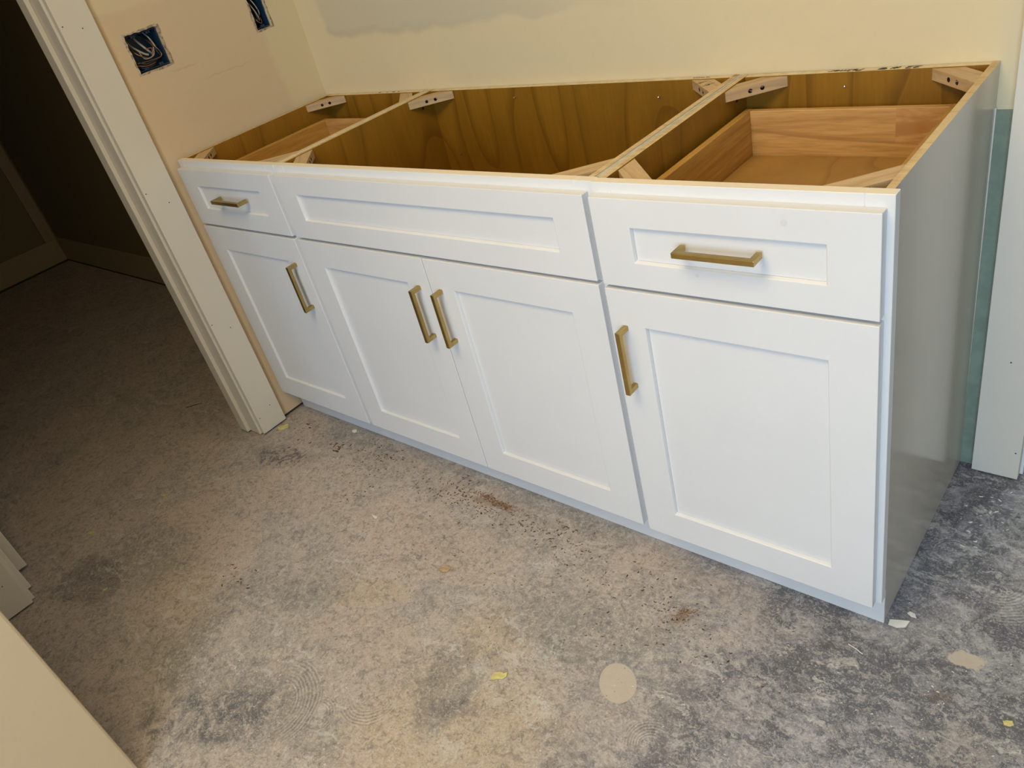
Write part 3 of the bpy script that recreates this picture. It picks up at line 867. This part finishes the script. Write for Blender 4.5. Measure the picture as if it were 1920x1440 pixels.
def scatter(name, label, clusters, mat, seed, cat='dirt crumbs'):
    random.seed(seed); m = MB()
    for cx, cy, rx, ry, n, l0, l1 in clusters:
        for _ in range(n):
            x, y = random.gauss(cx, rx), random.gauss(cy, ry)
            if y > .036 and x < 0: continue
            if x < -1.86: continue
            l = random.uniform(l0, l1)
            crumb(m, x, y, l, l * random.uniform(.25, .5), l * .2, random.gauss(.5, .7), 0, random.uniform(-.35, .35))
    o = m.build(name, mat); return tag(o, label, cat, kind='stuff')


# the crumbs lie in loose drifts along the fronts of the cabinets
scatter('dirt_crumbs', 'dark brown dirt crumbs scattered in drifts along the cabinet fronts',
        [(-1.40, -.04, .05, .03, 75, .003, .007), (-1.46, -.10, .05, .03, 25, .003, .006), (-1.33, -.17, .03, .04, 22, .003, .007), (-1.12, -.055, .07, .03, 80, .003, .007),
         (-.98, -.075, .07, .025, 90, .003, .007), (-.80, -.07, .07, .02, 55, .003, .007), (-.70, -.035, .03, .025, 40, .003, .008), (-.66, -.09, .03, .03, 22, .003, .007),
         (-.53, -.09, .06, .05, 28, .003, .008), (-.42, -.09, .05, .035, 34, .003, .007), (-.33, -.13, .04, .03, 36, .002, .006), (-.26, -.17, .06, .04, 26, .003, .007),
         (-1.56, -.06, .02, .012, 16, .005, .014), (-1.75, -.08, .06, .03, 14, .004, .010), (-1.07, -.005, .025, .012, 12, .004, .009), (-.62, -.16, .10, .05, 20, .003, .006),
         (-.9, -.25, .12, .04, 22, .002, .006), (-1.38, -.565, .03, .02, 12, .005, .010), (-.45, -.23, .06, .04, 12, .003, .006), (-.15, -.12, .10, .06, 14, .003, .006),
         (-1.1, -.42, .2, .1, 26, .002, .005), (-.7, -.4, .3, .1, 20, .002, .005), (-.37, -.315, .012, .02, 5, .002, .003)], brown, 21)
scatter('rusty_sawdust', 'rust brown sawdust smear on the slab in front of the middle doors',
        [(-.99, -.030, .03, .005, 120, .0015, .0045), (-.93, -.036, .032, .006, 170, .0015, .0045), (-.885, -.040, .015, .006, 80, .0015, .0045),
         (-.335, -.108, .010, .006, 60, .0015, .004), (-.35, -.118, .008, .008, 45, .0015, .0035), (-.365, -.14, .01, .012, 30, .0015, .003)], rustm, 5, 'sawdust')
scatter('plaster_crumbs', 'tiny white plaster crumbs sprinkled over the slab',
        [(-.25, -.25, .25, .14, 90, .0015, .0045), (.1, -.05, .1, .12, 55, .0015, .005), (-1.0, -.72, .16, .08, 60, .0015, .005), (-.45, -.08, .2, .08, 26, .0015, .003),
         (.08, .40, .03, .05, 30, .003, .009)], paleM, 8, 'plaster crumbs')


def flake(name, label, cat, x, y, pts, mat, rot=0, lift=.0012, th=.0012, curl=.002):
    """an irregular thin chip: outline pts in metres about its centre"""
    m = MB(); c, s = math.cos(rot), math.sin(rot)
    P = [(c * a - s * b, s * a + c * b) for a, b in pts]; n = len(P)
    mx = max(math.hypot(*p) for p in P)
    zz = lambda p: lift + curl * (math.hypot(*p) / mx) ** 2 * (.4 + .6 * abs(math.sin(math.atan2(p[1], p[0]) * 1.5)))
    b = 0
    m.v += [(0, 0, lift * .2)] + [(p[0], p[1], zz(p) - lift) for p in P] + [(0, 0, lift * .2 + th)] + [(p[0], p[1], zz(p) - lift + th) for p in P]
    for i in range(n):
        j = (i + 1) % n
        m.f += [(0, 1 + j, 1 + i), (n + 1, n + 2 + i, n + 2 + j), (1 + i, 1 + j, n + 2 + j, n + 2 + i)]; m.mi += [0] * 3
    o = m.build(name, mat); o.location = (x, y, .0004); return tag(o, label, cat)


yel = plain('yellow_paper_scrap', (.62, .56, .22), .8, var=.15, scale=80)
wht = plain('white_chip_paint', (.76, .76, .72), .6, var=.04, scale=60)
pale_wood = plain('pale_splinter', (.62, .50, .34), .7)
tan_ = plain('tan_chip', (.47, .33, .20), .8, var=.2, scale=90)
flake('paper_scrap', 'torn yellow paper scrap lying alone in the open middle of the slab', 'paper scrap', -.590, -.431,
      [(-.017, -.006), (-.010, -.009), (-.004, -.006), (.008, -.008), (.016, -.004), (.018, .006), (.010, .005), (.002, .009), (-.010, .008), (-.013, .003)], yel, .62)
flake('paper_scrap', 'yellow scrap tucked against the foot of the white door casing', 'paper scrap', -1.842, -.078,
      [(-.018, -.006), (-.006, -.009), (.014, -.007), (.019, .001), (.012, .007), (-.008, .008), (-.017, .004)], yel, .95, th=.006, curl=.001)
flake('paper_scrap', 'thin yellow curl on the slab in the doorway, nearest the cabinets', 'paper scrap', -1.933, -.476, [(-.012, -.003), (.0, -.005), (.012, -.002), (.011, .003), (-.002, .004), (-.012, .003)], yel, .5)
flake('paper_scrap', 'yellow curl on the slab beyond the doorway edge, farthest left', 'paper scrap', -2.003, -.688, [(-.014, -.003), (.0, -.006), (.015, -.003), (.013, .004), (-.003, .005), (-.014, .002)], yel, .45)
flake('paper_scrap', 'small yellow crumb beside the dark stain near the open door', 'paper scrap', -1.715, -.777, [(-.006, -.004), (.003, -.005), (.007, .0), (.004, .004), (-.005, .003)], yel, 1.0)
flake('paper_scrap', 'small pale scrap in the doorway near the casing foot', 'paper scrap', -1.83, -.37, [(-.008, -.003), (.004, -.005), (.009, .001), (-.002, .004)], tan_, .6)
flake('plaster_chip', 'white chip stuck at the front foot of the shade-toned side panel', 'chip', .0135, .052, [(-.016, -.006), (-.002, -.012), (.013, -.010), (.022, .004), (.008, .006), (-.012, .006)], wht, .42, th=.0015)
flake('plaster_chip', 'small white chip on the dark slab right of the side panel', 'chip', .0295, .083, [(-.007, -.003), (.002, -.006), (.011, -.004), (.004, .004), (-.005, .004)], wht, -.2)
flake('plaster_chip', 'round white chip under the left cabinet door edge', 'chip', -1.575, .012, [(-.006, -.005), (.003, -.007), (.009, -.001), (.006, .006), (-.004, .006), (-.008, .001)], wht, .2, th=.003)
flake('plaster_chip', 'pointed white sliver on the pinkish slab left of the sawdust', 'chip', -1.209, -.229, [(-.012, .003), (.004, -.004), (.012, -.004), (.010, .003), (.0, .004)], wht, .1)
flake('tan_flake', 'crumbly tan flake on the slab below the middle doors', 'flake', -.898, -.272, [(-.014, -.005), (-.004, -.010), (.010, -.008), (.014, .003), (.004, .008), (-.010, .007)], tan_, .3)
flake('tan_flake', 'two-lobed yellowish flake near the right edge of the slab', 'flake', .222, -.063, [(-.007, -.004), (.0, -.006), (.007, -.003), (.006, .004), (-.002, .005), (-.008, .002)], yel, .4)
for x, y, l, a, lab in ((-1.56, -.43, .05, .95, 'thin pale wood splinter on the slab, in front of the doorway'), (-2.33, -.14, .06, .85, 'thin dark splinter on the shadowed slab inside the side room'),
                        (-.03, -.04, .03, -.3, 'short white sliver on the dark stain at the right')):
    m = MB(); m.tube([(-l / 2, 0, .0012), (0, .0008, .0016), (l / 2, 0, .0012)], .0009, 6)
    o = m.build('wood_splinter', black if lab.startswith('thin dark') else wht if 'white' in lab else pale_wood); o.location = (x, y, 0); o.rotation_euler = (0, 0, a); tag(o, lab, 'splinter')
